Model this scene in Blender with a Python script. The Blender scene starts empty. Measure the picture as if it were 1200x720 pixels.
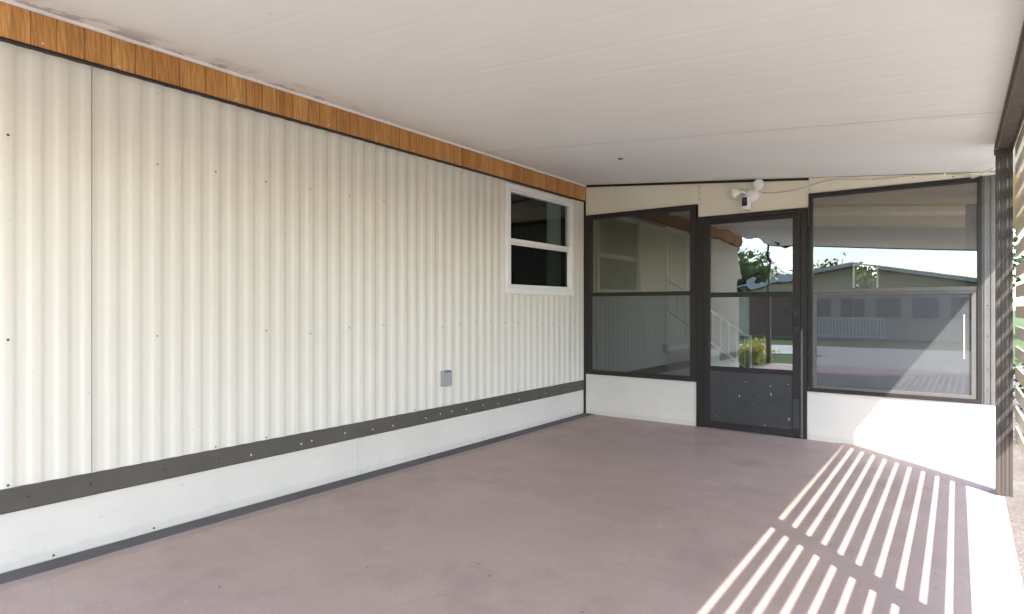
import bpy, bmesh, math, random
from mathutils import Vector, Matrix
R = math.radians
random.seed(7)
scene = bpy.context.scene
COL = scene.collection

# ------------------------------------------------------------------ helpers
def mat(name, color=(.8,.8,.8), rough=.6, metal=0.0, spec=.5):
    m = bpy.data.materials.new(name); m.use_nodes = True
    b = m.node_tree.nodes['Principled BSDF']
    b.inputs['Base Color'].default_value = (*color, 1)
    b.inputs['Roughness'].default_value = rough
    b.inputs['Metallic'].default_value = metal
    b.inputs['Specular IOR Level'].default_value = spec
    return m

class NT:
    """small node-tree builder"""
    def __init__(s, m):
        s.m = m; s.t = m.node_tree; s.b = s.t.nodes['Principled BSDF']
        s.pos = s.t.nodes.new('ShaderNodeTexCoord').outputs['Object']
    def n(s, typ, **kw):
        x = s.t.nodes.new(typ)
        for k, v in kw.items(): setattr(x, k, v)
        return x
    def link(s, a, b): s.t.links.new(a, b)
    def mapped(s, scale=(1,1,1), loc=(0,0,0)):
        x = s.n('ShaderNodeMapping'); x.inputs['Scale'].default_value = scale; x.inputs['Location'].default_value = loc
        s.link(s.pos, x.inputs['Vector']); return x.outputs[0]
    def noise(s, scale, detail=4, rough=.55, stretch=(1,1,1), loc=(0,0,0)):
        x = s.n('ShaderNodeTexNoise'); x.inputs['Scale'].default_value = scale
        x.inputs['Detail'].default_value = detail; x.inputs['Roughness'].default_value = rough
        s.link(s.mapped(stretch, loc), x.inputs['Vector']); return x.outputs['Fac']
    def ramp(s, fac, p0, p1, c0=(0,0,0), c1=(1,1,1)):
        x = s.n('ShaderNodeValToRGB'); e = x.color_ramp.elements
        e[0].position = p0; e[1].position = p1; e[0].color = (*c0,1); e[1].color = (*c1,1)
        s.link(fac, x.inputs[0]); return x.outputs[0]
    def mix(s, fac, a, b, mode='MIX'):
        x = s.n('ShaderNodeMixRGB', blend_type=mode)
        for i, v in ((0, fac), (1, a), (2, b)):
            if hasattr(v, 'is_output'): s.link(v, x.inputs[i])
            elif isinstance(v, (int, float)): x.inputs[i].default_value = v
            else: x.inputs[i].default_value = (*v, 1)
        return x.outputs[0]
    def math(s, op, a, b=0.0):
        x = s.n('ShaderNodeMath', operation=op)
        for i, v in ((0, a), (1, b)):
            if hasattr(v, 'is_output'): s.link(v, x.inputs[i])
            else: x.inputs[i].default_value = v
        return x.outputs[0]
    def xyz(s):
        x = s.n('ShaderNodeSeparateXYZ'); s.link(s.pos, x.inputs[0]); return x.outputs
    def color(s, c): s.link(c, s.b.inputs['Base Color'])
    def roughness(s, c): s.link(c, s.b.inputs['Roughness'])
    def bump(s, h, strength=.3, dist=.01):
        x = s.n('ShaderNodeBump'); x.inputs['Strength'].default_value = strength; x.inputs['Distance'].default_value = dist
        s.link(h, x.inputs['Height']); s.link(x.outputs[0], s.b.inputs['Normal'])

def weathered(name, base, dark, rough=.55, scale=3, fine=60, amount=.5, bump=.05, metal=0., spec=.5):
    m = mat(name, base, rough, metal, spec); t = NT(m)
    f = t.ramp(t.noise(scale, 6, .6), .35, .75)
    c = t.mix(t.math('MULTIPLY', f, amount), base, dark)
    g = t.ramp(t.noise(fine, 3, .6), .3, .7, (.965,.965,.965), (1.02,1.02,1.02))
    t.color(t.mix(1.0, c, g, 'MULTIPLY'))
    t.roughness(t.ramp(t.noise(scale*2, 4), .3, .7, (rough*.85,)*3, (min(1, rough*1.15),)*3))
    t.bump(t.noise(fine*.7, 3), bump, .004)
    return m

def new_bm(): return bmesh.new()
def box(bm, x0, x1, y0, y1, z0, z1):
    vs = [bm.verts.new(p) for p in ((x0,y0,z0),(x1,y0,z0),(x1,y1,z0),(x0,y1,z0),(x0,y0,z1),(x1,y0,z1),(x1,y1,z1),(x0,y1,z1))]
    for f in ((0,3,2,1),(4,5,6,7),(0,1,5,4),(1,2,6,5),(2,3,7,6),(3,0,4,7)): bm.faces.new([vs[i] for i in f])
    return bm
def prism(bm, pts, axis, a, b):
    """extrude a 2D outline along an axis: 'y' takes (x,z), 'x' takes (y,z), 'z' takes (x,y)"""
    def v(p, t): return {'y': (p[0], t, p[1]), 'x': (t, p[0], p[1]), 'z': (p[0], p[1], t)}[axis]
    A = [bm.verts.new(v(p, a)) for p in pts]; B = [bm.verts.new(v(p, b)) for p in pts]
    n = len(pts)
    bm.faces.new(A); bm.faces.new(B[::-1])
    for i in range(n): bm.faces.new((A[i], B[i], B[(i+1)%n], A[(i+1)%n]))
    bmesh.ops.recalc_face_normals(bm, faces=bm.faces)
    return bm
def lathe(bm, profile, mtx, seg=24):
    rings = []
    for r, z in profile:
        rings.append([bm.verts.new(mtx @ Vector((r*math.cos(2*math.pi*i/seg), r*math.sin(2*math.pi*i/seg), z))) for i in range(seg)])
    for a, b in zip(rings, rings[1:]):
        for i in range(seg): bm.faces.new((a[i], a[(i+1)%seg], b[(i+1)%seg], b[i]))
    bm.faces.new(rings[0][::-1]); bm.faces.new(rings[-1])
    return bm
def axis_m(loc, d):
    return Matrix.Translation(loc) @ Vector(d).normalized().to_track_quat('Z', 'Y').to_matrix().to_4x4()
def tube(bm, pts, r0, r1=None, seg=8):
    r1 = r0 if r1 is None else r1
    pts = [Vector(p) for p in pts]; rings = []
    for i, p in enumerate(pts):
        d = (pts[min(i+1, len(pts)-1)] - pts[max(i-1, 0)]).normalized()
        q = d.to_track_quat('Z', 'Y'); r = r0 + (r1-r0)*i/max(1, len(pts)-1)
        rings.append([bm.verts.new(p + q @ Vector((r*math.cos(2*math.pi*k/seg), r*math.sin(2*math.pi*k/seg), 0))) for k in range(seg)])
    for a, b in zip(rings, rings[1:]):
        for k in range(seg): bm.faces.new((a[k], a[(k+1)%seg], b[(k+1)%seg], b[k]))
    bm.faces.new(rings[0][::-1]); bm.faces.new(rings[-1])
    return bm
def leaves(bm, c, rad, n, size, rnd, clumps=14, droop=0.3):
    cs = []
    for _ in range(clumps):
        v = Vector((rnd.gauss(0,1), rnd.gauss(0,1), rnd.gauss(0,1))).normalized() * rnd.uniform(.25, 1)**.6
        cs.append(Vector((c[0]+v.x*rad[0], c[1]+v.y*rad[1], c[2]+v.z*rad[2])))
    for _ in range(n):
        k = rnd.choice(cs); s = min(rad)*.42
        p = k + Vector((rnd.gauss(0,s), rnd.gauss(0,s), rnd.gauss(0,s*.8)))
        if p.z < .01: p.z = .01 + rnd.random()*.03
        u = Vector((rnd.gauss(0,1), rnd.gauss(0,1), rnd.gauss(0,1)-droop)).normalized()
        w = u.cross(Vector((rnd.gauss(0,1), rnd.gauss(0,1), rnd.gauss(0,1)))).normalized()
        l = size*rnd.uniform(.6, 1.3)
        a = [p, p+u*l*.5+w*l*.28, p+u*l, p+u*l*.5-w*l*.28]
        bm.faces.new([bm.verts.new(q) for q in a])
    return bm

def wpos(o):
    v = Vector((0,0,0))
    while o is not None: v = v + o.location; o = o.parent
    return v
def obj(name, bm, m, parent=None, bevel=0., smooth=False, base=None, label=None):
    """one mesh object; vertices come in world coordinates and are moved to the parent's (or base's) frame"""
    off = wpos(parent) if parent else Vector(base or (0,0,0))
    bmesh.ops.translate(bm, verts=bm.verts, vec=-off)
    me = bpy.data.meshes.new(name); bm.to_mesh(me); bm.free()
    me.materials.append(m)
    if smooth: me.shade_smooth()
    o = bpy.data.objects.new(name, me); COL.objects.link(o)
    if parent: o.parent = parent
    elif base: o.location = base
    if bevel:
        b = o.modifiers.new('bevel', 'BEVEL'); b.width = bevel; b.segments = 2; b.limit_method = 'ANGLE'
    if label: o['label'] = label
    return o
def tag(o, label, cat, group=None, kind='thing'):
    o['label'] = label; o['category'] = cat
    if group: o['group'] = group
    if kind: o['kind'] = kind
    return o
def thing(name, loc, label, cat, group=None, kind='thing'):
    o = bpy.data.objects.new(name, None); COL.objects.link(o); o.location = loc; o.empty_display_size = .2
    return tag(o, label, cat, group, kind)
def struct(name, bm, m, **kw):
    o = obj(name, bm, m, **kw); o['kind'] = 'structure'; return o
def dup(o, parent=None):
    c = o.copy(); COL.objects.link(c)
    if parent is not None: c.parent = parent
    for ch in o.children: dup(ch, c)
    return c

# ------------------------------------------------------------------ sizes (metres; camera stands at x=0 y=0 z=1.2)
WX = -3.51          # outer face of the home wall
EY = 6.11           # face of the porch end wall
EX = .201           # its free right end
def roof_z(x): return 2.60 - (x - WX) * .0894
ROOF_X1, ROOF_Y0, ROOF_Y1 = .64, -1.9, 10.4
PX0, PX1 = .157, .242   # posts
PITCH = .1265           # louver pitch

# ------------------------------------------------------------------ materials
M = {}
# painted floor
m = mat('mauve_floor_paint', (.3,.2,.19), .62); t = NT(m)
c = t.mix(t.ramp(t.noise(.7, 5, .6), .35, .7), (.445,.328,.285), (.38,.28,.243))
c = t.mix(t.ramp(t.noise(2.3, 6, .65, (.6,1.6,1)), .5, .8), c, (.45,.345,.295))
c = t.mix(t.math('MULTIPLY', t.ramp(t.noise(1.4, 6, .68, loc=(5,2,0)), .52, .72), .7), c, (.31,.23,.203))
scuff = t.ramp(t.noise(7, 7, .75, (3.2,.5,1), (1,6,0)), .62, .70)
c = t.mix(t.math('MULTIPLY', scuff, .38), c, (.24,.19,.18))
worn = t.ramp(t.noise(4.5, 8, .75, (1,1.4,1), (7,3,0)), .63, .70)
c = t.mix(t.math('MULTIPLY', worn, .30), c, (.52,.44,.40))
ck = t.n('ShaderNodeTexVoronoi', feature='DISTANCE_TO_EDGE'); ck.inputs['Scale'].default_value = .55
wv = t.n('ShaderNodeVectorMath', operation='ADD'); nz = t.n('ShaderNodeTexNoise'); nz.inputs['Scale'].default_value = 2.5; nz.inputs['Detail'].default_value = 6
t.link(t.pos, nz.inputs['Vector']); t.link(t.pos, wv.inputs[0])
sc_ = t.n('ShaderNodeVectorMath', operation='SCALE'); sc_.inputs['Scale'].default_value = .35; t.link(nz.outputs['Color'], sc_.inputs[0]); t.link(sc_.outputs[0], wv.inputs[1]); t.link(wv.outputs[0], ck.inputs['Vector'])
crack = t.math('MULTIPLY', t.ramp(ck.outputs['Distance'], .0012, .0035, (1,1,1), (0,0,0)), t.ramp(t.noise(1.1, 3, .5, loc=(4,4,0)), .5, .6))
c = t.mix(t.math('MULTIPLY', crack, .16), c, (.16,.12,.11))
chips = t.ramp(t.noise(24, 2, .5, loc=(3,1,0)), .725, .75)
c = t.mix(t.math('MULTIPLY', chips, .55), c, (.5,.44,.4))
pits = t.ramp(t.noise(15, 3, .6, loc=(9,4,0)), .715, .735)
c = t.mix(t.math('MULTIPLY', pits, .7), c, (.1,.08,.075))
oil = t.ramp(t.noise(1.9, 7, .72, (1,1,1), (11,8,0)), .66, .73)
c = t.mix(t.math('MULTIPLY', oil, .5), c, (.15,.118,.11))
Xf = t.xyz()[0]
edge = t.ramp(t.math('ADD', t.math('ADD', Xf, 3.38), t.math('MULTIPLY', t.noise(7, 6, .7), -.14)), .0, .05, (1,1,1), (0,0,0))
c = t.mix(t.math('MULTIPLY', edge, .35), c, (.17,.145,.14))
g = t.ramp(t.noise(130, 3, .7), .3, .7, (.84,.84,.84), (1.1,1.1,1.1))
t.color(t.mix(1., c, g, 'MULTIPLY')); t.roughness(t.ramp(t.noise(3, 5), .3, .7, (.5,)*3, (.72,)*3))
t.bump(t.mix(.35, t.noise(90, 4, .7), t.noise(5, 4)), .25, .004); M['floor'] = m
M['margin'] = weathered('dark_floor_margin', (.075,.072,.075), (.12,.11,.11), .75, 4, 80, .8, .2)
M['slab'] = weathered('bare_concrete', (.42,.39,.36), (.3,.27,.25), .85, 2, 70, .7, .25)
# siding
m = mat('cream_siding_paint', (.74,.69,.58), .42); t = NT(m)
c = t.mix(t.ramp(t.noise(1.1, 5, .6, (1,.7,.6)), .35, .75), (.715,.68,.61), (.67,.63,.55))
streak = t.ramp(t.noise(5, 5, .6, (1,4,.25)), .52, .8)
c = t.mix(t.math('MULTIPLY', streak, .28), c, (.60,.55,.45))
rust = t.ramp(t.noise(34, 2, .5), .75, .775)
c = t.mix(t.math('MULTIPLY', rust, .45), c, (.4,.3,.2))
t.color(c); t.bump(t.noise(9, 4, .6, (1,1,.4)), .06, .01); M['siding'] = m
m = mat('white_skirting_paint', (.68,.65,.61), .45); t = NT(m)
c = t.mix(t.ramp(t.noise(1.8, 5, .6), .35, .75), (.655,.622,.575), (.60,.568,.522))
c = t.mix(t.math('MULTIPLY', t.ramp(t.noise(6, 7, .7, (1,.6,2.2)), .60, .72), .35), c, (.50,.46,.41))
Zs = t.math('SUBTRACT', t.xyz()[2], t.math('MULTIPLY', t.noise(9, 6, .7), .07))
c = t.mix(t.math('MULTIPLY', t.ramp(Zs, 0.0, .02, (1,1,1), (0,0,0)), .22), c, (.40,.35,.31))
c = t.mix(t.math('MULTIPLY', t.ramp(t.noise(30, 2, .5, loc=(2,2,2)), .74, .765), .4), c, (.35,.27,.2))
t.color(c); t.bump(t.noise(3, 4), .12, .01); M['skirt'] = m
M['band'] = weathered('bronze_band', (.086,.073,.058), (.056,.048,.042), .45, 4, 60, .7, .1)
M['cream'] = weathered('cream_panel_paint', (.74,.69,.56), (.66,.60,.47), .5, 2.5, 40, .5, .05)
M['white'] = weathered('white_vinyl', (.82,.82,.81), (.74,.73,.71), .35, 5, 50, .4, .02)
M['white_soft'] = weathered('white_plastic', (.82,.81,.78), (.72,.70,.64), .4, 14, 70, .5, .03)
M['bronze'] = weathered('dark_bronze_frame', (.024,.020,.018), (.034,.029,.026), .45, 6, 60, .7, .05, spec=.25)
M['post'] = weathered('brown_post_paint', (.07,.058,.049), (.05,.042,.037), .4, 5, 60, .6, .05)
M['postcap'] = weathered('brown_beam_paint', (.095,.07,.055), (.13,.10,.08), .5, 4, 60, .6, .06)
M['alu'] = weathered('dull_aluminium', (.115,.108,.10), (.08,.076,.07), .45, 7, 60, .7, .05)
M['black'] = mat('black_plastic', (.008,.008,.008), .3)
M['steel'] = mat('zinc_screw', (.62,.60,.57), .4, .3)
M['darkscrew'] = mat('dark_screw', (.035,.028,.024), .6)
M['grey_box'] = weathered('grey_box_paint', (.33,.34,.36), (.26,.27,.29), .5, 12, 80, .5, .05)
M['wire'] = mat('beige_cable', (.5,.46,.37), .5)
M['slat'] = weathered('almond_louver_paint', (.74,.68,.55), (.66,.60,.48), .45, 5, 50, .5, .03)
# ceiling
m = mat('white_ceiling_paint', (.8,.77,.74), .5); t = NT(m)
c = t.mix(t.ramp(t.noise(1.2, 5, .6, (.4,1.6,1)), .35, .75), (.825,.832,.82), (.785,.79,.775))
X = t.xyz()
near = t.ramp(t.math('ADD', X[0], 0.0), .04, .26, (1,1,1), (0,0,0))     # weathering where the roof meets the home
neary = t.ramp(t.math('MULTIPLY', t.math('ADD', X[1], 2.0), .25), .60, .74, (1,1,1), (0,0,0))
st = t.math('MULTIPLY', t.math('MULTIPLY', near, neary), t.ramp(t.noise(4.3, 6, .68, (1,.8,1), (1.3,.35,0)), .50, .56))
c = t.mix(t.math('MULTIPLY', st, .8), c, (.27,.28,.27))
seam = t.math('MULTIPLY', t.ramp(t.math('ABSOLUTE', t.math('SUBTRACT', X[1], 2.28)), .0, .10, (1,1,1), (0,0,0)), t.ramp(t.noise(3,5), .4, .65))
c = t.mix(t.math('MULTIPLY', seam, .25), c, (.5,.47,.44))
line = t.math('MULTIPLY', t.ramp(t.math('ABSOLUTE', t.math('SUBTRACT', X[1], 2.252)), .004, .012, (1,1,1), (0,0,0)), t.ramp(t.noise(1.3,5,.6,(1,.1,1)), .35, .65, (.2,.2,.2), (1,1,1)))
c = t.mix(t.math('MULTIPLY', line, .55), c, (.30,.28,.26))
c = t.mix(t.math('MULTIPLY', t.ramp(t.noise(16, 3, .6, loc=(3,3,0)), .735, .76), .3), c, (.42,.36,.30))
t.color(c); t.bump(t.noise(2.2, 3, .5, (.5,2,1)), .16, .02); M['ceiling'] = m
M['rooftop'] = mat('roof_top_metal', (.6,.58,.55), .5)
# wood fascia : boards of uneven width, grain along z
m = mat('stained_wood_board', (.4,.18,.05), .5); t = NT(m)
vor = t.n('ShaderNodeTexVoronoi', voronoi_dimensions='1D', feature='F1'); vor.inputs['Scale'].default_value = 8.5
vd = t.n('ShaderNodeTexVoronoi', voronoi_dimensions='1D', feature='DISTANCE_TO_EDGE'); vd.inputs['Scale'].default_value = 8.5
Y = t.xyz()[1]; t.link(Y, vor.inputs['W']); t.link(Y, vd.inputs['W'])
tone = t.n('ShaderNodeSeparateColor'); t.link(vor.outputs['Color'], tone.inputs[0])
v2 = t.n('ShaderNodeTexVoronoi', voronoi_dimensions='1D', feature='F1'); v2.inputs['Scale'].default_value = 23; t.link(Y, v2.inputs['W'])
tone2 = t.n('ShaderNodeSeparateColor'); t.link(v2.outputs['Color'], tone2.inputs[0])
c = t.mix(t.math('MULTIPLY', t.math('ADD', tone.outputs[0], tone2.outputs[1]), .5), (.43,.175,.036), (.78,.42,.13))
fade = t.ramp(t.noise(.8, 4, .6), .4, .7)
c = t.mix(t.math('MULTIPLY', fade, .3), c, (.34,.16,.055))
grain = t.ramp(t.noise(11, 8, .75, (1,9,.6)), .45, .62)
c = t.mix(t.math('MULTIPLY', grain, .6), c, (.24,.095,.025))
knot = t.n('ShaderNodeTexWave', wave_type='RINGS'); knot.inputs['Scale'].default_value = 3.2; knot.inputs['Distortion'].default_value = 7; knot.inputs['Detail'].default_value = 3
t.link(t.mapped((1,5,1)), knot.inputs['Vector'])
c = t.mix(t.math('MULTIPLY', t.ramp(knot.outputs['Fac'], .6, .95), .3), c, (.22,.085,.025))
gap = t.ramp(vd.outputs['Distance'], .006, .035, (1,1,1), (0,0,0))
c = t.mix(t.math('MULTIPLY', t.math('MULTIPLY', gap, t.ramp(t.noise(3, 2, .5, (0,1,0)), .35, .6, (.55,.55,.55), (1,1,1))), .85), c, (.07,.03,.012))
t.color(c); t.bump(t.mix(.5, grain, gap), -.25, .004); M['wood'] = m

def glass_mat(name, refl, tint, wob=0., wscale=6, veil=0., veilcol=(.3,.3,.3), rough=.0, fres=.4):
    """half-mirrored pane: reflection + see-through + a dusty / screened diffuse share"""
    m = bpy.data.materials.new(name); m.use_nodes = True; nt = m.node_tree; nt.nodes.clear()
    out = nt.nodes.new('ShaderNodeOutputMaterial')
    gl = nt.nodes.new('ShaderNodeBsdfGlossy'); gl.inputs['Roughness'].default_value = rough; gl.inputs['Color'].default_value = (.93,.96,1,1)
    tr = nt.nodes.new('ShaderNodeBsdfTransparent'); tr.inputs['Color'].default_value = (*tint, 1)
    df = nt.nodes.new('ShaderNodeBsdfDiffuse')
    tc = nt.nodes.new('ShaderNodeTexCoord')
    mx = nt.nodes.new('ShaderNodeMixShader'); mx2 = nt.nodes.new('ShaderNodeMixShader')
    fr = nt.nodes.new('ShaderNodeLayerWeight'); fr.inputs['Blend'].default_value = .3
    ad = nt.nodes.new('ShaderNodeMath'); ad.operation = 'MULTIPLY_ADD'; ad.use_clamp = True
    ad.inputs[1].default_value = fres; ad.inputs[2].default_value = refl
    nt.links.new(fr.outputs['Fresnel'], ad.inputs[0]); nt.links.new(ad.outputs[0], mx.inputs[0])
    nt.links.new(tr.outputs[0], mx.inputs[1]); nt.links.new(gl.outputs[0], mx.inputs[2])
    dn = nt.nodes.new('ShaderNodeTexNoise'); dn.inputs['Scale'].default_value = 7; dn.inputs['Detail'].default_value = 6
    nt.links.new(tc.outputs['Object'], dn.inputs['Vector'])
    rp = nt.nodes.new('ShaderNodeMapRange'); rp.inputs[1].default_value = .3; rp.inputs[2].default_value = .75
    rp.inputs[3].default_value = veil*.9; rp.inputs[4].default_value = veil*1.12
    nt.links.new(dn.outputs['Fac'], rp.inputs[0]); nt.links.new(rp.outputs[0], mx2.inputs[0])
    df.inputs['Color'].default_value = (*veilcol, 1)
    nt.links.new(mx.outputs[0], mx2.inputs[1]); nt.links.new(df.outputs[0], mx2.inputs[2])
    nt.links.new(mx2.outputs[0], out.inputs['Surface'])
    if wob:
        no = nt.nodes.new('ShaderNodeTexNoise'); no.inputs['Scale'].default_value = wscale; no.inputs['Detail'].default_value = 1.5
        bp = nt.nodes.new('ShaderNodeBump'); bp.inputs['Strength'].default_value = wob; bp.inputs['Distance'].default_value = .01
        nt.links.new(tc.outputs['Object'], no.inputs['Vector']); nt.links.new(no.outputs['Fac'], bp.inputs['Height'])
        nt.links.new(bp.outputs[0], gl.inputs['Normal'])
    return m
M['pane'] = glass_mat('window_glass', .085, (.90,.87,.80), .02, 2.0, .03, fres=.25)
M['clear'] = glass_mat('clear_glass', .05, (.92,.93,.92), .01, 2.0, .01, fres=.25)
M['pane_left'] = glass_mat('left_window_glass', .07, (.66,.65,.60), .02, 2.0, .03, fres=.2)
M['pane_door'] = glass_mat('warped_door_glass', .17, (.5,.5,.48), .16, 4.5, .03)
M['pane_door_low'] = glass_mat('door_glass', .13, (.75,.77,.75), .02, 3, .03)
M['screen'] = glass_mat('screened_glass', .075, (.26,.27,.29), .015, 2.0, .22, (.30,.305,.31), .01, fres=.25)
M['screen_left'] = glass_mat('left_screened_glass', .07, (.45,.46,.45), .015, 2.0, .05, (.25,.25,.25), .01, fres=.2)
M['pane_home'] = glass_mat('home_window_glass', .025, (.8,.84,.82), .01, 2.0, .004, fres=.06)
M['home_screen'] = glass_mat('home_window_screen', .01, (.5,.52,.52), .0, 2.0, .012, (.2,.2,.2), .35, fres=.04)
M['interior'] = mat('interior_paint', (.085,.08,.075), .8)
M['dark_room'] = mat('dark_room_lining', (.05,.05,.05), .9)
M['porch_floor'] = weathered('grey_blue_porch_floor', (.30,.33,.38), (.22,.24,.28), .5, 2, 50, .6, .1)
M['curtain'] = mat('pale_green_curtain', (.27,.33,.29), .9)
# ground
def ground_mat(name, a, b, c_, s=1.0, bump=.5, fine=25):
    m = mat(name, a, .95, spec=.2); t = NT(m)
    c = t.mix(t.ramp(t.noise(.35*s, 5, .6), .35, .65), a, b)
    c = t.mix(t.ramp(t.noise(3*s, 6, .7), .5, .72), c, c_)
    g = t.ramp(t.noise(fine*s, 4, .7), .3, .72, (.6,.6,.6), (1.25,1.25,1.25))
    t.color(t.mix(1., c, g, 'MULTIPLY')); t.bump(t.noise(fine*s, 4, .7), bump, .03); return m
M['grass'] = ground_mat('lawn_soil', (.055,.085,.022), (.08,.105,.03), (.14,.12,.06))
M['dirt'] = ground_mat('pinkish_gravel', (.21,.175,.15), (.17,.14,.12), (.26,.23,.20), 1.6, .8, 40)
M['drive'] = ground_mat('driveway_concrete', (.56,.52,.455), (.51,.475,.42), (.43,.40,.36), 1., .15, 60)
M['asphalt'] = ground_mat('street_asphalt', (.055,.055,.057), (.07,.07,.07), (.045,.045,.045), 1., .3, 80)
def leaf_mat(name, a, b):
    m = mat(name, a, .5, spec=.35); t = NT(m)
    t.color(t.mix(t.ramp(t.noise(6, 3, .6), .35, .65), a, b))
    tr = t.n('ShaderNodeBsdfTranslucent'); tr.inputs['Color'].default_value = (a[0]*1.6, a[1]*1.6, a[2]*.9, 1)
    mx = t.n('ShaderNodeMixShader'); mx.inputs[0].default_value = .3
    t.link(t.b.outputs[0], mx.inputs[1]); t.link(tr.outputs[0], mx.inputs[2])
    t.link(mx.outputs[0], t.t.nodes['Material Output'].inputs['Surface']); return m
M['leaf'] = leaf_mat('green_leaf', (.05,.085,.02), (.085,.12,.035))
M['leaf_dark'] = leaf_mat('dark_leaf', (.03,.055,.016), (.05,.08,.025))
M['leaf_gold'] = leaf_mat('yellow_green_leaf', (.42,.38,.07), (.22,.26,.05))
M['bark'] = ground_mat('bark', (.12,.09,.065), (.09,.07,.05), (.16,.13,.10), 4, .8, 30)
M['house_wall'] = weathered('far_house_siding', (.50,.44,.32), (.42,.37,.27), .7, 1.5, 20, .5, .1)
M['house_trim'] = mat('far_house_trim', (.42,.42,.42), .6)
M['trim_dim'] = mat('far_window_trim', (.36,.35,.33), .6)
M['house_roof'] = weathered('far_house_roof', (.2,.2,.2), (.14,.14,.14), .8, 2, 20, .6, .2)
M['garage'] = weathered('brown_garage_door', (.12,.05,.035), (.09,.04,.03), .6, 3, 20, .5, .1)
M['far_glass'] = mat('far_window_glass', (.03,.035,.04), .08)

# ------------------------------------------------------------------ setting
struct('ground', box(new_bm(), -400, 400, -400, 400, -.6, -.14), M['grass'])
struct('gravel_bed', box(new_bm(), EX+.002, 1.198, -1.89, 18.0, -.3, -.10), M['dirt'])
struct('side_bounce_slab', box(new_bm(), 1.2, 7.0, -6.2, 6.9, -.3, -.094), M['drive'])  # unseen pale concrete, added to bounce warm sunlight up onto the ceiling
struct('driveway', box(new_bm(), -3.0, 1.19, -6.2, -1.902, -.3, -.04), M['drive'], bevel=.01)
struct('street', box(new_bm(), -60, 60, -10.6, -6.35, -.3, -.10), M['drive'])
struct('carport_floor', box(new_bm(), WX+.02, EX, -1.9, EY-.002, -.3, 0), M['floor'], bevel=.008)
struct('floor_margin', box(new_bm(), WX+.022, WX+.145, -1.89, EY-.004, -.02, .004), M['margin'])
struct('porch_floor', box(new_bm(), WX+.02, EX, EY+.12, 10.3, -.3, .002), M['porch_floor'])

# ------------------------------------------------------------------ mobile home
home = thing('mobile_home', (WX, 0.1, 0), 'cream mobile home with corrugated metal siding and wood fascia along the carport', 'mobile home')
HY0, HY1 = .12, 10.4
# siding sheets (1.22 m wide), ribbed profile
RP = .1067          # rib pitch
def rib(u):
    p = (u % RP)/RP
    c = .5-.5*math.cos(2*math.pi*p)
    q = min(1, max(0, (c-.18)/.64)); return .0056*(q*q*(3-2*q)*.8+c*.2)
def siding(y0, y1, z0, z1, off=0., holes=None):
    bm = new_bm(); n = int((y1-y0)/RP*14)
    ys = [y0+(y1-y0)*i/n for i in range(n+1)]
    cols = []
    for y in ys:
        x = WX + rib(y+.03)*(2.8 if y > EY+.05 else 1.0) + off + .0007*math.sin(y*5.1) + .0005*math.sin(y*17.3+1)
        cols.append((bm.verts.new((x,y,z0)), bm.verts.new((x,y,z1))))
    for a, b in zip(cols, cols[1:]): bm.faces.new((a[0], b[0], b[1], a[1]))
    return bm
WY0, WY1, WZ0, WZ1 = 4.63, 5.86, 1.335, 2.385
SZ0, SZ1 = .33, 2.46
seams = [HY0, 1.21, WY0+.03, WY1-.03, 7.2, 8.4, 9.6, HY1]
k = 0
for a, b in zip(seams, seams[1:]):
    off = .0035*(k % 2); k += 1
    if abs(a-(WY0+.03)) < .01:
        obj('siding', siding(a-.004, b+.004, SZ0, WZ0+.04, off), M['siding'], home, smooth=True)
        obj('siding', siding(a-.004, b+.004, WZ1-.04, SZ1, off), M['siding'], home, smooth=True)
    else:
        obj('siding', siding(a+.0008, b-.0008, SZ0, SZ1, off), M['siding'], home, smooth=True)
    obj('seam_backing', box(new_bm(), WX-.02, WX-.011, b-.02, b+.02, SZ0, SZ1 if not WY0 < b < WY1 else .4), M['band'], home)
# wood fascia + trims
obj('wood_fascia', box(new_bm(), WX+.004, WX+.034, HY0, EY-.005, 2.418, 2.592), M['wood'], home)
obj('wood_fascia', box(new_bm(), WX+.004, WX+.034, EY+.12, HY1, 2.36, 2.592), M['bronze'], home)
obj('fascia_trim', box(new_bm(), WX-.002, WX+.037, HY0, EY-.005, 2.406, 2.4175), M['bronze'], home, bevel=.002)
bm = new_bm(); box(bm, WX+.036, WX+.050, HY0, EY-.005, 2.572, 2.592)
obj('roof_flashing', bm, M['white'], home, bevel=.002)
# band and skirting
BX = WX+.020
obj('trim_band', prism(new_bm(), [(WX-.01,.268),(BX-.003,.268),(BX,.274),(BX-.003,.37),(WX+.0135,.378),(WX-.01,.378)], 'y', HY0, EY-.003), M['band'], home)
obj('trim_band', box(new_bm(), WX-.01, BX, EY+.12, HY1, .268, .378), M['band'], home)
for yv in (2.86, 5.3): obj('joint_strip', box(new_bm(), WX+.006, WX+.0135, yv-.016, yv+.016, .0, .268), M['skirt'], home, bevel=.002)
y = HY0; jj = 0
for y1 in (2.86, 5.3, EY-.003):
    obj('skirting', box(new_bm(), WX-.012, WX+.008+.003*(jj%2), y, y1-.002, -.02, .270), M['skirt'], home, bevel=.002); y = y1; jj += 1
obj('skirting', box(new_bm(), WX-.012, WX+.008, EY+.12, HY1, -.02, .27), M['skirt'], home)
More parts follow.
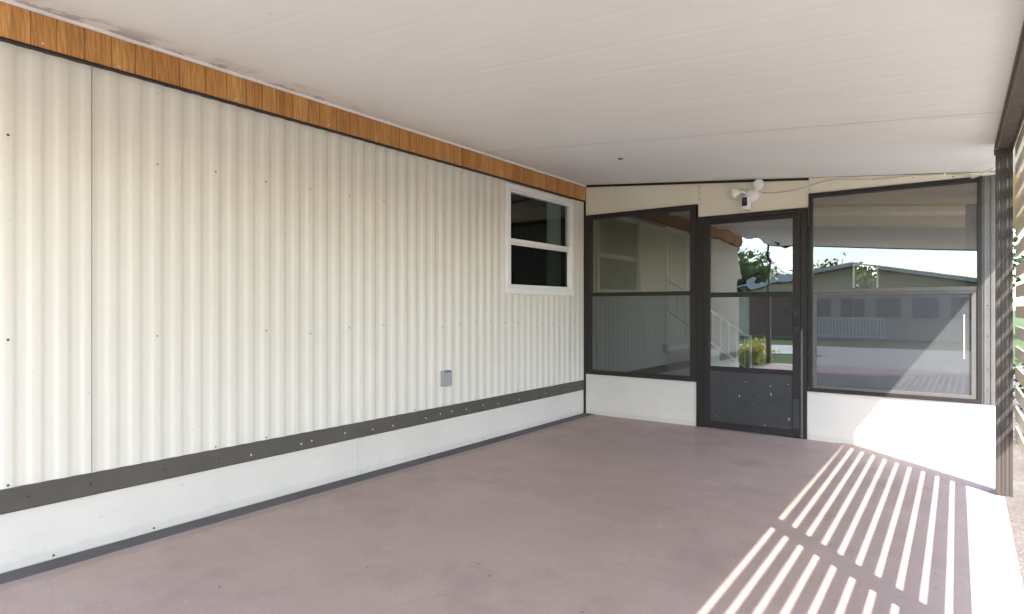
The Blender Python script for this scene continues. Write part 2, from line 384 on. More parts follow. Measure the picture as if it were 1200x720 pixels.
# the rest of the home's shell: end wall, inner lining, roof
obj('end_wall', box(new_bm(), -8.0, WX-.012, HY0-.05, HY0, -.1, 2.7), M['siding'], home)
obj('rear_wall', box(new_bm(), -8.05, -8.0, HY0-.05, HY1+.05, -.1, 2.7), M['siding'], home)
obj('far_end_wall', box(new_bm(), -8.0, WX-.012, HY1, HY1+.05, -.1, 2.7), M['siding'], home)
obj('roof', prism(new_bm(), [(-8.3,2.72),(WX+.005,2.72),(WX+.005,2.80),(-5.8,3.25),(-8.3,2.80)], 'y', HY0-.3, HY1+.3), M['house_roof'], home)
bm = new_bm(); box(bm, WX-.03, WX+.004, HY0, HY1, 2.592, 2.72); obj('eave_board', bm, M['white'], home)
# room behind the window
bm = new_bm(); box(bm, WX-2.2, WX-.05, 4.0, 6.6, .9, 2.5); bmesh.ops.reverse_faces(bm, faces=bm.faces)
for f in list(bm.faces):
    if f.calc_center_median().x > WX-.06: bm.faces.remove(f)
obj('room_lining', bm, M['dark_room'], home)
# window
win = thing('window', (WX, 5.245, WZ0), '', '', kind=None); win.parent = home; win.location = Vector((WX,5.245,WZ0)) - home.location
for kk in ('label','category'): del win[kk]
def ring(bm, x0, x1, ya, yb, za, zb, w):
    box(bm, x0, x1, ya, yb, za, za+w); box(bm, x0, x1, ya, yb, zb-w, zb)
    box(bm, x0, x1, ya, ya+w, za+w, zb-w); box(bm, x0, x1, yb-w, yb, za+w, zb-w); return bm
def ringy(bm, y0, y1, xa, xb, za, zb, wl, wr, wb, wt):
    box(bm, xa, xb, y0, y1, za, za+wb); box(bm, xa, xb, y0, y1, zb-wt, zb)
    box(bm, xa, xa+wl, y0, y1, za+wb, zb-wt); box(bm, xb-wr, xb, y0, y1, za+wb, zb-wt); return bm
obj('frame', ring(new_bm(), WX-.03, WX+.030, WY0, WY1, WZ0, WZ1, .052), M['white'], win, bevel=.004)
obj('inner_frame', ring(new_bm(), WX-.04, WX+.018, WY0+.053, WY1-.053, WZ0+.053, WZ1-.053, .020), M['white'], win, bevel=.003)
obj('meeting_rail', box(new_bm(), WX-.03, WX+.014, WY0+.074, WY1-.074, 1.828, 1.868), M['white'], win, bevel=.003)
obj('lower_sash', ring(new_bm(), WX-.025, WX+.006, WY0+.074, WY1-.074, WZ0+.074, 1.827, .018), M['white'], win, bevel=.002)
obj('upper_pane', box(new_bm(), WX-.018, WX-.014, WY0+.074, WY1-.074, 1.868, WZ1-.074), M['pane_home'], win)
obj('lower_pane', box(new_bm(), WX-.010, WX-.006, WY0+.092, WY1-.092, WZ0+.092, 1.809), M['home_screen'], win)
bm = new_bm()
n = 40; pr = [(5.50+.27*i/n, WX-.09+.026*math.sin(i*.95)+.008*math.sin(i*2.3)) for i in range(n+1)]
for (ya, xa), (yb, xb) in zip(pr, pr[1:]):
    bm.faces.new([bm.verts.new(p) for p in ((xa,ya,WZ0+.05),(xb,yb,WZ0+.05),(xb,yb,WZ1-.05),(xa,ya,WZ1-.05))])
obj('curtain', bm, M['curtain'], win, smooth=True)
# screws: heads are little domes, first of each kind then copies sharing its mesh
def screw_mesh(m, d, r=.0055):
    bm = new_bm(); lathe(bm, [(r,0),(r*.95,.0018),(r*.6,.0036),(r*.15,.0042)], axis_m((0,0,0), d), 10)
    me = bpy.data.meshes.new('screw'); bm.to_mesh(me); bm.free(); me.materials.append(m); me.shade_smooth(); return me
sx_dark, sx_steel = screw_mesh(M['darkscrew'], (1,0,0), .0055), screw_mesh(M['steel'], (1,0,0), .0065)
sy_steel = screw_mesh(M['darkscrew'], (0,-1,0), .0045)
def screw(me, p, parent):
    o = bpy.data.objects.new('screw', me); COL.objects.link(o); o.parent = parent; o.location = Vector(p) - wpos(parent)
def crest(y):     # nearest rib crest
    return (round((y+.03)/RP-.5)+.5)*RP - .03
yy = .9
rr = random.Random(3)
while yy < 5.95:
    q = crest(yy); x = WX + rib(q+.03) + .002
    for z in (1.985, 1.05):
        if WY0-.06 < q < WY1+.06 and z > 1.2: continue
        if rr.random() < .2: continue
        screw(sx_dark, (x, q, z+rr.uniform(-.022,.022)), home)
    if rr.random() < .8: screw(sx_dark, (x, q, .392), home)
    yy += RP*3 if yy < 3.6 else RP*2
for yv in (3.55,3.72,3.86,4.05,4.28,4.5,4.83,5.3): screw(sx_steel, (BX, yv, .315+rr.uniform(-.01,.012)), home)
for yv in (2.05,2.4,2.48,2.75,3.0,3.2): screw(sx_steel, (BX, yv, .325+rr.uniform(-.02,.012)), home)
for yv in (.95,1.2,1.55,1.85): screw(sx_dark, (BX, yv, .325), home)
for yv in (1.05,1.5,2.9,3.6,4.3,5.0,5.6): screw(sx_dark, (WX+.009, yv, .018), home)
for yv in (1.0,1.32,1.95,2.6,3.4,4.2,5.1): screw(sx_steel, (WX+.034, yv, 2.432+rr.uniform(-.006,.008)), home)
# small grey outlet box
ob = obj('outlet_box', box(new_bm(), WX, WX+.045, 3.735, 3.835, .545, .675), M['grey_box'], home, bevel=.006, label='small grey weatherproof outlet box on the siding')
obj('lid', box(new_bm(), WX+.0455, WX+.053, 3.742, 3.828, .556, .664), M['grey_box'], ob, bevel=.003)
obj('hinge', tube(new_bm(), [(WX+.050,3.75,.669),(WX+.050,3.82,.669)], .004), M['alu'], ob)
for zv in (.566,.654): screw(sx_steel, (WX+.053, 3.785, zv), ob)

# ------------------------------------------------------------------ carport roof
roof = thing('carport_awning', (WX, 2, 2.6), 'white ribbed metal carport roof sloping down from the home to the posts', 'roof')
def pan_sheet(y0, y1, drop):
    bm = new_bm(); ys = [(y0, 0)]
    y = y0 + .1525
    while y < y1 - .02:
        ys += [(y-.026,0),(y-.006,.0010),(y+.006,.0010),(y+.026,0)]
        y += .305
    ys.append((y1, 0))
    xs = [WX+.005+(ROOF_X1-WX-.005)*i/8 for i in range(9)]
    rows = [[bm.verts.new((x, yv, roof_z(x)-drop+d)) for x in xs] for yv, d in ys]
    for a, b in zip(rows, rows[1:]):
        for i in range(8): bm.faces.new((a[i], b[i], b[i+1], a[i+1]))
    return bm
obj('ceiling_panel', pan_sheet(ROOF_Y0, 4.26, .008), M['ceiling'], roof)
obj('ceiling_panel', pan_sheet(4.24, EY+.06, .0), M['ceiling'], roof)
M['tan'] = weathered('tan_porch_ceiling', (.74,.52,.25), (.65,.45,.21), .6, 1.5, 40, .5, .05)
obj('ceiling_panel', pan_sheet(EY+.06, ROOF_Y1, .0), M['tan'], roof)
obj('cross_batten', prism(new_bm(), [(WX+.06, roof_z(WX+.06)-.05), (.12, roof_z(.12)-.05), (.12, roof_z(.12)-.003), (WX+.06, roof_z(WX+.06)-.003)], 'y', 8.5, 8.57), M['white'], roof)
obj('roof_deck', prism(new_bm(), [(WX+.005, roof_z(WX)+.012), (ROOF_X1+.06, roof_z(ROOF_X1)+.012), (ROOF_X1+.06, roof_z(ROOF_X1)+.09), (WX+.005, roof_z(WX)+.09)], 'y', ROOF_Y0, ROOF_Y1), M['rooftop'], roof)
obj('side_fascia', prism(new_bm(), [(ROOF_X1+.001,ROOF_Y1),(ROOF_X1+.001,5.6),(ROOF_X1+.075,ROOF_Y0-.01),(ROOF_X1+.087,ROOF_Y0-.01),(ROOF_X1+.013,5.6),(ROOF_X1+.013,ROOF_Y1)], 'z', roof_z(ROOF_X1)-.001, roof_z(ROOF_X1)+.10), M['white'], roof)
obj('front_fascia', prism(new_bm(), [(WX+.005, roof_z(WX)-.03), (ROOF_X1, roof_z(ROOF_X1)-.03), (ROOF_X1, roof_z(ROOF_X1)+.10), (WX+.005, roof_z(WX)+.10)], 'y', ROOF_Y0-.012, ROOF_Y0), M['band'], roof)
# small round vent cap on the ceiling near the end wall
bm = new_bm(); lathe(bm, [(.022,0),(.022,.006),(.012,.009)], axis_m((-2.42,4.86,roof_z(-2.42)), (0,0,-1)), 14)
obj('ceiling_hook', bm, M['alu'], roof)

# beam and posts
BZ = 2.205
bm = new_bm(); y0b, y1b = -1.86, 5.10
box(bm, PX0+.006, PX0+.014, y0b, y1b, BZ, roof_z(PX0)-.002); box(bm, PX1-.008, PX1+.002, y0b, y1b, BZ, roof_z(PX1)-.004)
box(bm, PX0+.014, PX1-.008, y0b, y1b, BZ+.010, BZ+.016)
box(bm, PX0-.003, PX0+.006, y0b, y1b, roof_z(PX0)-.03, roof_z(PX0)-.003)
bo = obj('carport_beam', bm, M['postcap'], base=(.2,1.85,BZ)); bo.location.x += .009*3.195; bo.rotation_euler.z = .009
tag(bo, 'long brown channel beam under the low edge of the carport roof', 'beam')
def make_post(y):
    p = thing('carport_post', (.2, y+.045, 0), 'brown fluted metal post beside the end wall with striped light on it', 'post', 'carport posts')
    # fluted tube: outline with shallow grooves on all four faces
    def face_pts(a, b, fixed, axis, inward):
        out = []
        L = b-a
        for f, d in ((0,0),(.18,0),(.22,1),(.30,1),(.34,0),(.46,0),(.48,1),(.53,1),(.55,0),(.67,0),(.71,1),(.79,1),(.83,0)):
            v = a+L*f; w = fixed + inward*.0022*d
            out.append((v, w) if axis == 'x' else (w, v))
        return out
    y0, y1 = y, y+.09
    pts = face_pts(PX0,PX1,y0,'x',1) + face_pts(y0,y1,PX1,'y',-1) + face_pts(PX1,PX0,y1,'x',-1) + face_pts(y1,y0,PX0,'y',1)
    obj('shaft', prism(new_bm(), pts, 'z', .004, BZ+.012), M['post'], p)
    bm = new_bm(); box(bm, PX0-.008, PX0-.001, y-.004, y+.094, BZ-.012, roof_z(PX0)-.035)
    obj('bracket', bm, M['postcap'], p, bevel=.002)
    bm = new_bm(); box(bm, PX0-.02, PX1+.0, y+.01, y+.12, 0, .0035)
    obj('foot_plate', bm, M['alu'], p)
    return p
posts_y = [5.0, 2.505, .20, -1.83]
labels = [None, 'brown fluted metal post in the middle of the louvered side, just outside the picture',
          'brown fluted metal post level with the camera on the louvered side', 'brown fluted metal post at the front right corner of the carport']
p0 = make_post(posts_y[0])
for yv, lb in zip(posts_y[1:], labels[1:]):
    c = dup(p0); c.location.y = yv+.045; c.location.x = .2-(yv+.045-5.045)*.009; c['label'] = lb
c = dup(p0); c.location = (-3.42, -1.75, 0); c['label'] = 'brown post at the front left corner of the carport beside the shrub'
for ch in c.children:
    if ch.name.startswith('shaft'): ch.scale.z = 2.56/(BZ+.012)

# louvered screens : one thing per bay, each slat a part
def make_screen(y0, y1, label):
    s = thing('louvered_screen', (.28, (y0+y1)/2, 0), label, 'louver screen', 'louvered screens on the open side of the carport')
    return s
x0, w = .252, .010
def slat_bm(L, z):
    bm = new_bm()
    pts = [(x0, z+.002), (x0+.002, z), (x0+.011, z-.002), (x0+.013, z), (x0+.013, z+.069), (x0+.011, z+.071), (x0+.002, z+.073), (x0, z+.071)]
    return prism(bm, pts, 'y', -L/2, L/2)
SKEW = .009
skx = lambda y: -(y-5.045)*SKEW
bays = [(2.502, 4.998, 'almond louvered metal screen beside the far brown post'),
        (.202, 2.498, 'almond louvered metal screen in the middle bay, to the right of the camera'),
        (-1.828, .198, 'almond louvered metal screen in the front bay of the carport')]
zs = [.380 + PITCH*i for i in range(15)]
for a, b, lb in bays:
    s = make_screen(a, b, lb)
    L = b-a; me0 = None
    for z in zs:
        if me0 is None:
            bm = slat_bm(L, 0); bmesh.ops.translate(bm, verts=bm.verts, vec=(0,(a+b)/2,z))
            o = obj('slat', bm, M['slat'], s); me0 = o
        else:
            c = me0.copy(); COL.objects.link(c); c.parent = s; c.location.z = z - zs[0]
    for yv in (a+.045,):
        obj('slat_rail', box(new_bm(), x0+w+.004, x0+w+.016, yv-.012, yv+.012, .37, 2.2), M['post'], s)
    s.location.x += skx((a+b)/2); s.rotation_euler.z = SKEW

# ------------------------------------------------------------------ end wall of the screened porch
porch = thing('screen_porch', (-1.6, EY, 0), 'screened porch end wall of cream panels, dark window frames and white knee wall', 'porch')
def panel(xa, xb, za, zfun, y0=EY, y1=EY+.06):
    return prism(new_bm(), [(xa, za), (xb, za), (xb, zfun(xb)), (xa, zfun(xa))], 'y', y0, y1)
top = lambda x: roof_z(x)-.003
obj('cream_panel', panel(WX+.06, -2.175, 2.252, lambda x: top(x)-.002), M['cream'], porch, bevel=.002)
obj('cream_panel', panel(-2.172, -1.15, 2.118, lambda x: top(x)-.002, EY-.004, EY+.056), M['cream'], porch, bevel=.002)
obj('cream_panel', panel(-1.147, EX, 2.242, lambda x: top(x)-.002, EY-.007, EY+.053), M['cream'], porch, bevel=.002)
obj('roof_gap_trim', prism(new_bm(), [(WX+.012, top(WX)-.024), (-1.15, top(-1.15)-.022), (-1.15, top(-1.15)), (WX+.012, top(WX))], 'y', EY-.012, EY-.005), M['black'], porch)
bm = new_bm(); box(bm, WX+.010, WX+.035, EY-.006, EY+.05, .0, top(WX)-.004); obj('corner_trim', bm, M['bronze'], porch)
bm = new_bm(); box(bm, WX+.036, WX+.060, EY, EY+.05, 2.252, top(WX)-.004); obj('cream_panel', bm, M['cream'], porch)
obj('knee_wall', box(new_bm(), WX+.035, -2.165, EY, EY+.06, -.02, .448), M['skirt'], porch, bevel=.003)
obj('knee_wall', box(new_bm(), -1.165, EX-.001, EY, EY+.06, -.02, .438), M['skirt'], porch, bevel=.003)
def sub(name, loc):
    o = bpy.data.objects.new(name, None); COL.objects.link(o); o.parent = porch; o.location = Vector(loc) - porch.location; return o
# left window
wl = sub('window', (-2.84, EY, .45))
xa, xb, za, zb = WX+.037, -2.195, .45, 2.25
obj('frame', ringy(new_bm(), EY-.016, EY+.05, xa, xb, za, zb, .062, .062, .048, .05), M['bronze'], wl, bevel=.003)
obj('mid_rail', box(new_bm(), xa+.063, xb-.063, EY-.010, EY+.03, 1.328, 1.372), M['bronze'], wl, bevel=.003)
obj('upper_pane', box(new_bm(), xa+.062, xb-.062, EY+.018, EY+.021, 1.372, zb-.05), M['pane_left'], wl)
obj('lower_pane', box(new_bm(), xa+.062, xb-.062, EY+.004, EY+.007, za+.048, 1.328), M['screen_left'], wl)
# mullion between window and door
obj('mullion', box(new_bm(), -2.193, -2.150, EY-.010, EY+.055, .0, 2.117), M['bronze'], porch, bevel=.002)
# right window
wr = sub('window', (-.52, EY, .44))
xa, xb, za, zb = -1.150, .104, .44, 2.24
obj('frame', ringy(new_bm(), EY-.020, EY+.05, xa, xb, za, zb, .030, .030, .030, .038), M['bronze'], wr, bevel=.003)
obj('upper_pane', box(new_bm(), xa+.030, xb-.030, EY+.012, EY+.015, 1.372, zb-.038), M['pane'], wr)
obj('mid_rail', box(new_bm(), xa+.031, xb-.031, EY-.016, EY+.03, 1.335, 1.372), M['alu'], wr, bevel=.003)
bm = ringy(new_bm(), EY-.012, EY+.02, xa+.031, xb-.031, za+.031, 1.334, .034, .036, .03, .018)
obj('lower_sash', bm, M['alu'], wr, bevel=.003)
obj('lower_pane', box(new_bm(), xa+.065, xb-.067, EY+.002, EY+.005, za+.061, 1.316), M['screen'], wr)
obj('glint_strip', box(new_bm(), -.012, -.004, EY-.002, EY+.0015, .79, 1.145), M['skirt'], wr, bevel=.002)  # pale strip on the pane standing in for a sun glint
# aluminium channel at the free end
bm = new_bm(); box(bm, .105, EX-.002, EY-.012, EY+.056, .44, 2.241); box(bm, .118, .130, EY-.018, EY-.0125, .44, 2.23); box(bm, .160, .185, EY-.018, EY-.0125, .44, 2.23)
obj('end_channel', bm, M['alu'], porch, bevel=.002)
for z in (.55,.72,.98,1.22,1.5): screw(sy_steel, (.1425, EY-.0125, z), porch)
# panel screws
for xv in (-.98,-.74,-.35,-.08,.1): screw(sy_steel, (xv, EY-.0085, top(xv)-.03), porch)
for xv in (-2.6,-3.1,-1.9): screw(sy_steel, (xv, EY-.004, top(xv)-.05), porch)
for z in (2.3,2.36,2.42): screw(sy_steel, (-2.155, EY-.005, z), porch)
# door
door = sub('screen_door', (-1.67, EY, 0))
bm = new_bm(); box(bm, -2.148, -2.112, EY-.020, EY+.05, .003, 2.117); box(bm, -1.216, -1.166, EY-.020, EY+.05, .003, 2.117); box(bm, -2.111, -1.217, EY-.019, EY+.05, 2.070, 2.117)
obj('door_frame', bm, M['bronze'], door, bevel=.002)
xa, xb = -2.108, -1.220
bm = new_bm(); y0, y1 = EY-.030, EY-.002
box(bm, xa, xa+.062, y0, y1, .012, 2.066); box(bm, xb-.062, xb, y0, y1, .012, 2.066)
box(bm, xa+.063, xb-.063, y0, y1, 2.030, 2.066); box(bm, xa+.063, xb-.063, y0, y1, 1.305, 1.352)
box(bm, xa+.063, xb-.063, y0, y1, .575, .622); box(bm, xa+.063, xb-.063, y0, y1, .012, .075)
obj('stile_and_rail', bm, M['bronze'], door, bevel=.003)
obj('upper_glass', box(new_bm(), xa+.06, xb-.06, EY-.014, EY-.011, 1.35, 2.032), M['pane_door'], door)
obj('lower_glass', box(new_bm(), xa+.06, xb-.06, EY-.014, EY-.011, .62, 1.307), M['pane_door_low'], door)
m = mat('scuffed_kick_panel', (.05,.05,.053), .38); t = NT(m)
c = t.mix(t.ramp(t.noise(5, 5, .6), .35, .7), (.028,.028,.030), (.04,.04,.042))
c = t.mix(t.ramp(t.noise(24, 2, .5, loc=(2,0,5)), .715, .74), c, (.45,.45,.44))
t.color(c); t.bump(t.noise(300, 2), .2, .002); M['kick'] = m
obj('kick_panel', box(new_bm(), xa+.06, xb-.06, EY-.022, EY-.012, .07, .58), M['kick'], door)
obj('kick_strip', box(new_bm(), xb-.058, xb-.006, EY-.0325, EY-.0305, .09, .36), M['kick'], door)
obj('strike_track', box(new_bm(), -1.2145, -1.196, EY-.026, EY-.0205, .003, 1.0), M['alu'], door, bevel=.002)
bm = new_bm(); box(bm, -1.268, -1.236, EY-.040, EY-.0305, 1.00, 1.17)
tube(bm, [(-1.252, EY-.04, 1.13), (-1.252, EY-.075, 1.125), (-1.252, EY-.08, 1.09), (-1.252, EY-.078, 1.04), (-1.252, EY-.04, 1.03)], .007)
obj('handle', bm, M['black'], door, bevel=.002)
for z in (.3, 1.05, 1.85): obj('hinge', box(new_bm(), -2.114, -2.104, EY-.034, EY-.0305, z, z+.09), M['bronze'], door)
# the porch room behind: side wall, far wall with a narrow window, steps with a railing up to the home's side door
obj('side_wall', box(new_bm(), EX-.06, EX, EY+.061, 10.3, -.02, .45), M['skirt'], porch)
obj('side_wall', prism(new_bm(), [(EX-.06, 2.2),(EX, 2.2),(EX, top(EX)),(EX-.06, top(EX-.06))], 'y', EY+.061, 10.3), M['cream'], porch)
for yv in (EY+.061, 7.4, 8.8, 10.2): obj('side_mullion', box(new_bm(), EX-.20 if yv > 6.5 else EX-.055, EX-.005, yv, yv+.10, .45, 2.2), M['black'], porch)
bm = new_bm()
for a, b in ((7.505, 8.79), (8.905, 10.19)): box(bm, EX-.035, EX-.031, a, b, .45, 2.2)
obj('side_board', box(new_bm(), EX-.05, EX-.02, EY+.165, 7.395, .45, 2.2), M['bronze'], porch)
obj('side_glass', bm, M['clear'], porch)
FW = 10.3
bm = new_bm()
for a, b, z0, z1 in ((WX+.035, -1.34, -.02, None), (-1.02, EX, -.02, None), (-1.34, -1.02, -.02, .86), (-1.34, -1.02, 1.85, None)):
    prism(bm, [(a, z0), (b, z0), (b, z1 or top(b)), (a, z1 or top(a))], 'y', FW, FW+.05)
obj('far_wall', bm, M['interior'], porch)
obj('far_window_frame', ringy(new_bm(), FW-.02, FW+.03, -1.345, -1.015, .855, 1.855, .022, .022, .022, .022), M['white'], porch)
obj('far_window_bar', box(new_bm(), -1.319, -1.041, FW-.01, FW+.02, 1.33, 1.36), M['white'], porch)
st = thing('porch_steps', (-3.0, 8.4, 0), 'white steps with a thin white railing inside the porch, seen through the door glass', 'steps')
for i in range(3):
    obj('step', box(new_bm(), WX+.03, -2.45-.30*i, 8.47, 9.5, .19*i+.003, .19*(i+1)), M['skirt'], st)
bm = new_bm(); RY = 8.43
tube(bm, [(-3.46,RY,1.62),(-2.30,RY,.80)], .018); tube(bm, [(-3.46,RY,1.17),(-2.30,RY,.36)], .014); tube(bm, [(-2.30,RY,.0),(-2.30,RY,.83)], .02)
obj('hand_rail', bm, M['white'], st)
for i in range(11):
    xv = -3.42+.105*i; zt = 1.62-(xv+3.46)*.707
    obj('baluster', tube(new_bm(), [(xv,RY,zt-.45),(xv,RY,zt)], .009), M['white'], st)
obj('home_door_trim', ring(new_bm(), WX+.02, WX+.035, 8.45, 9.3, .57, 2.38, .07), M['white'], home)

# ------------------------------------------------------------------ security light
sl = thing('security_light', (-1.643, EY, 2.28), 'white twin head floodlight with a small camera above the screen door', 'floodlight')
ys = EY-.005
bm = new_bm(); lathe(bm, [(.066,0),(.066,.020),(.060,.030),(.050,.048),(.030,.058),(.010,.060)], axis_m((-1.643,ys,2.28), (0,-1,0)), 28)
obj('mount', bm, M['white_soft'], sl, smooth=True)
bm = new_bm(); tube(bm, [(-1.69,ys-.03,2.30),(-1.72,ys-.06,2.315),(-1.745,ys-.075,2.310)], .014); obj('arm', bm, M['white_soft'], sl, smooth=True)
bm = new_bm(); tube(bm, [(-1.61,ys-.03,2.315),(-1.59,ys-.055,2.335),(-1.582,ys-.06,2.345)], .014); obj('arm', bm, M['white_soft'], sl, smooth=True)
def head(c, d):
    bm = new_bm(); mt = axis_m(c, d)
    lathe(bm, [(.016,-.055),(.030,-.048),(.040,-.02),(.049,.02),(.050,.034),(.046,.036)], mt, 24)
    o = obj('lamp_head', bm, M['white_soft'], sl, smooth=True)
    bm = new_bm(); lathe(bm, [(.045,.0362),(.040,.040),(.02,.043),(.004,.0435)], mt, 24)
    obj('lens', bm, M['lens'], o, smooth=True)
M['lens'] = mat('frosted_lens', (.78,.78,.74), .25)
head((-1.785, ys-.085, 2.305), (-.75,-.45,-.35)); head((-1.567, ys-.08, 2.356), (.25,-.95,.12))
bm = new_bm(); box(bm, -1.722, -1.640, ys-.115, ys-.03, 2.135, 2.262)
cb = obj('camera_body', bm, M['white_soft'], sl, bevel=.022)
bm = new_bm(); box(bm, -1.710, -1.662, ys-.1175, ys-.1155, 2.168, 2.248)
obj('camera_face', bm, M['black'], cb, bevel=.0)
bm = new_bm(); lathe(bm, [(.016,0),(.016,.004),(.010,.006)], axis_m((-1.686, ys-.1177, 2.222), (0,-1,0)), 18); obj('camera_lens', bm, M['far_glass'], cb, smooth=True)
CLIPS = ((947,218.5),(1020,210.5),(1107,204))
# cable from the floodlight to the post
def ewall(px, py):  # point on the end wall's face seen at a photo pixel
    r = (px-600)/718.; d = (EY-.014)/(.595*r+.804); return (d*(.804*r-.595), EY-.014, 1.2+d*(361-py)/718.)
pts = [ewall(*p) for p in ((893,226),(908,226),(922,224.5),(935,222),(947,218.5),(958,214.5),(970,211.5),(982,210),(995,210),(1020,210.5),(1045,208.5),(1070,206),(1107,204),(1137,205))]
# densify
pp = []
for a, b in zip(pts, pts[1:]):
    for i in range(3): pp.append(tuple(Vector(a).lerp(Vector(b), i/3)))
pp.append(pts[-1])
cab = obj('cable', tube(new_bm(), pp, .0045, seg=8), M['wire'], smooth=True, base=pts[0])
for c_ in CLIPS:
    q = ewall(*c_); obj('clip', box(new_bm(), q[0]-.006, q[0]+.006, EY-.020, EY-.006, q[2]-.009, q[2]+.009), M['white_soft'], cab, bevel=.002)
tag(cab, 'thin beige cable running along the cream panel above the right window', 'cable')
tag(obj('conduit', tube(new_bm(), [(.036,EY-.03,2.232),(.05,EY-.05,2.228),(.165,5.5,2.185)], .006), M['white'], smooth=True, base=(.04,EY,2.23)), 'short white rod slanting from the porch wall towards the brown post', 'rod')

# ------------------------------------------------------------------ beyond the carport
def shrub(x, y, z, rad, h, n, size, m, label, cat='shrub', group=None, stems=5):
    s = thing('shrub', (x, y, z), label, cat, group); rnd = random.Random(int(x*100+y*17))
    bm = new_bm()
    for i in range(stems):
        a = rnd.uniform(0, 6.28); tube(bm, [(x,y,z),(x+.3*rad*math.cos(a),y+.3*rad*math.sin(a),z+h*.4),(x+.6*rad*math.cos(a),y+.6*rad*math.sin(a),z+h*.75)], .012, .004, 5)
    obj('stem', bm, M['bark'], s)
    bm = leaves(new_bm(), (0,0,h*.55), (rad, rad, h*.45), n, size, rnd, 16); bmesh.ops.translate(bm, verts=bm.verts, vec=(x,y,z))
    obj('foliage', bm, m, s); return s
shrub(-3.8, -2.1, -.14, .32, .55, 900, .10, M['leaf_gold'], 'yellow green shrub beside the front corner of the home')
shrub(-4.3, -2.3, -.14, .30, .45, 700, .09, M['leaf_gold'], 'low yellow shrub at the edge of the lawn')
rs = random.Random(11)
for i, (x, y, r_, h_) in enumerate(((.95,7.6,.35,.7),(1.3,8.8,.4,.75),(.9,9.9,.4,.7),(1.6,10.9,.5,.9),(.75,6.3,.16,.28))):
    shrub(x, y, -.12, r_, h_, 1100, .07, M['leaf'] if i % 2 else M['leaf_dark'],
          ['dark leafy shrub growing beside the porch wall', 'tall light green shrub outside the porch side', 'dark shrub level with the far end of the porch', 'large light green shrub beyond the porch', 'small weedy plant in the gravel by the brown post'][i])
for i, (x, lb) in enumerate(((-2.4,'bushy hedge plant behind the porch, left one'),(-1.2,'bushy hedge plant straight behind the narrow porch window'))):
    shrub(x, 11.6, -.14, .75, 2.5, 6500, .11, M['leaf_dark'], lb, 'hedge plant', 'hedge plants behind the porch')
def tree(x, y, h, rad, label, m='leaf', n=5000):
    t_ = thing('tree', (x, y, -.14), label, 'tree', 'trees around the street'); rnd = random.Random(int(x*13+y*7))
    bm = new_bm(); tube(bm, [(x,y,-.2),(x+.1,y,h*.3),(x-.05,y+.1,h*.6),(x,y,h*.85)], .2, .04, 8)
    for i in range(6):
        a = i*1.05+rnd.random(); z = h*rnd.uniform(.35,.6)
        tube(bm, [(x,y,z),(x+rad*.4*math.cos(a),y+rad*.4*math.sin(a),z+h*.12),(x+rad*.75*math.cos(a),y+rad*.75*math.sin(a),z+h*.2)], .08, .02, 6)
    obj('trunk', bm, M['bark'], t_)
    bm = leaves(new_bm(), (0,0,h*.68), (rad, rad, h*.3), n, .32, rnd, 26); bmesh.ops.translate(bm, verts=bm.verts, vec=(x,y,0))
    obj('crown', bm, M[m], t_)
tree(-13, -31, 4.6, 2.4, 'green tree left of the garage across the street')
tree(-19, -40, 5.2, 2.8, 'dark tree far behind the house across the street', 'leaf_dark')
tree(-9.5, -44, 4.6, 2.6, 'low dark tree showing over the far house', 'leaf_dark')
tree(6.5, -30, 4.8, 2.4, 'green tree right of the house across the street')
tree(7.5, 19, 6, 2.6, 'green tree beyond the hedge behind the porch')
tree(4.2, 34, 6, 2.8, 'dark tree beyond the porch shrubs', 'leaf_dark')
# house across the street, gable towards the carport
nb = thing('neighbor_house', (-3.9, -17.4, -.14), 'low tan gabled house across the street, mirrored in the right porch window', 'house')
GX, GH, HW = -3.9, 3.0, 5.2
gz = lambda x: GH - abs(x-GX)*.19
obj('wall', prism(new_bm(), [(GX-HW+.4,-.2),(GX+HW-.4,-.2),(GX+HW-.4,gz(GX+HW-.4)-.05),(GX,GH-.05),(GX-HW+.4,gz(GX-HW+.4)-.05)], 'y', -26, -17.8), M['house_wall'], nb)
obj('roof', prism(new_bm(), [(GX-HW,gz(GX-HW)),(GX,GH),(GX+HW,gz(GX+HW)),(GX+HW,gz(GX+HW)+.13),(GX,GH+.13),(GX-HW,gz(GX-HW)+.13)], 'y', -26.4, -17.1), M['house_roof'], nb)
obj('barge_board', prism(new_bm(), [(GX-HW,gz(GX-HW)-.02),(GX,GH-.02),(GX+HW,gz(GX+HW)-.02),(GX+HW,gz(GX+HW)+.14),(GX,GH+.14),(GX-HW,gz(GX-HW)+.14)], 'y', -17.09, -17.05), M['house_trim'], nb)
obj('garage_door', box(new_bm(), -8.2, -5.9, -17.8, -17.74, -.1, 1.75), M['garage'], nb)
for xv in (-5.2, -3.9, -2.6, -1.3, 0.0):
    f = obj('window', ringy(new_bm(), -17.8, -17.72, xv-.5, xv+.5, .75, 1.65, .05, .05, .05, .05), M['trim_dim'], nb)
    obj('pane', box(new_bm(), xv-.45, xv+.45, -17.79, -17.76, .80, 1.60), M['far_glass'], f)
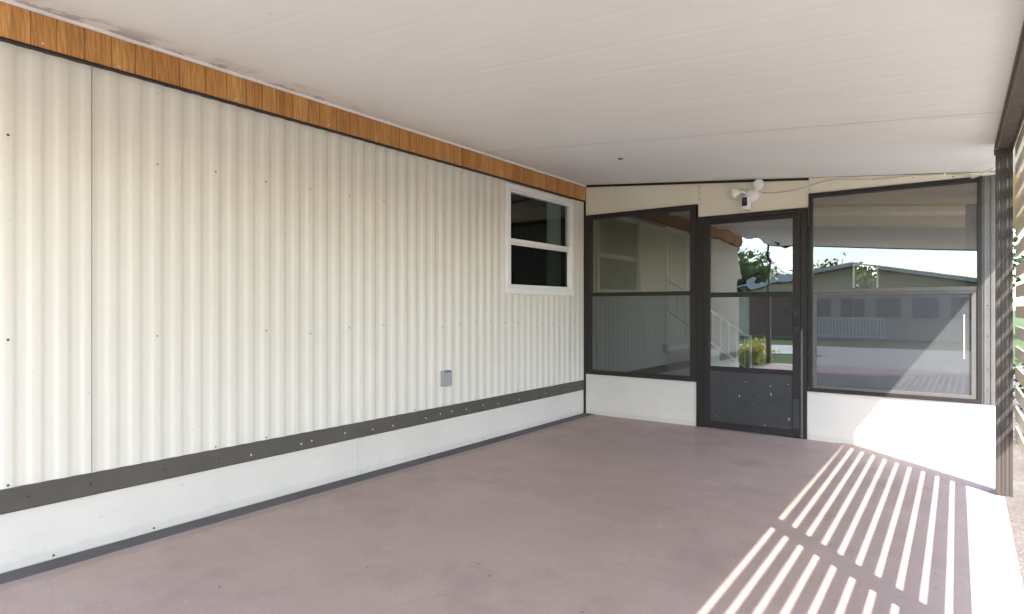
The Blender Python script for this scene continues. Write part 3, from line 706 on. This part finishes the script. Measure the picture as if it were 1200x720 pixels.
rl = thing('porch_railing', (-4.3,-16.6,-.14), 'white picket railing in front of the house across the street', 'railing')
bm = new_bm(); box(bm, -5.8, -2.6, -16.63, -16.57, .74, .79); box(bm, -5.8, -2.6, -16.63, -16.57, 0, .04); obj('rail', bm, M['white'], rl)
for i in range(26): obj('picket', box(new_bm(), -5.79+.126*i, -5.76+.126*i, -16.615, -16.585, .04, .74), M['white'], rl)

# ------------------------------------------------------------------ light, sky, camera
w = bpy.data.worlds.new('World'); scene.world = w; w.use_nodes = True
nt = w.node_tree; bg = nt.nodes['Background']
sky = nt.nodes.new('ShaderNodeTexSky'); sky.sky_type = 'NISHITA'; sky.sun_disc = False
SUN = Vector((1, -1, 1.44)).normalized()
sky.sun_elevation = math.asin(SUN.z); sky.sun_rotation = math.atan2(SUN.x, SUN.y)
sky.altitude = 0; sky.air_density = 1.0; sky.dust_density = .8; sky.ozone_density = 1.0
nt.links.new(sky.outputs[0], bg.inputs[0]); bg.inputs[1].default_value = .15
ld = bpy.data.lights.new('sun', 'SUN'); ld.energy = 2.0; ld.angle = R(.5); ld.color = (1,.955,.89)
lo = bpy.data.objects.new('sun', ld); COL.objects.link(lo); lo.rotation_euler = SUN.to_track_quat('Z','Y').to_euler(); lo.location = (8,-8,12)
cd = bpy.data.cameras.new('camera'); cam = bpy.data.objects.new('camera', cd); COL.objects.link(cam)
cam.location = (0,0,1.2); cam.rotation_euler = (R(90), 0, math.atan2(.595,.804))
cd.sensor_width = 36; cd.lens = 718/1200*36; cd.clip_start = .02; cd.clip_end = 2000
cd.shift_y = 1/1200
scene.camera = cam
vs = scene.view_settings; vs.view_transform = 'Standard'; vs.look = 'None'; vs.gamma = 1; vs.use_curve_mapping = False
vs.exposure = 2.92
scene.render.engine = 'CYCLES'
cy = scene.cycles; cy.max_bounces = 10; cy.diffuse_bounces = 6; cy.glossy_bounces = 5; cy.transmission_bounces = 6; cy.transparent_max_bounces = 12
cy.use_denoising = True; cy.sample_clamp_indirect = 8; cy.caustics_reflective = False; cy.caustics_refractive = False
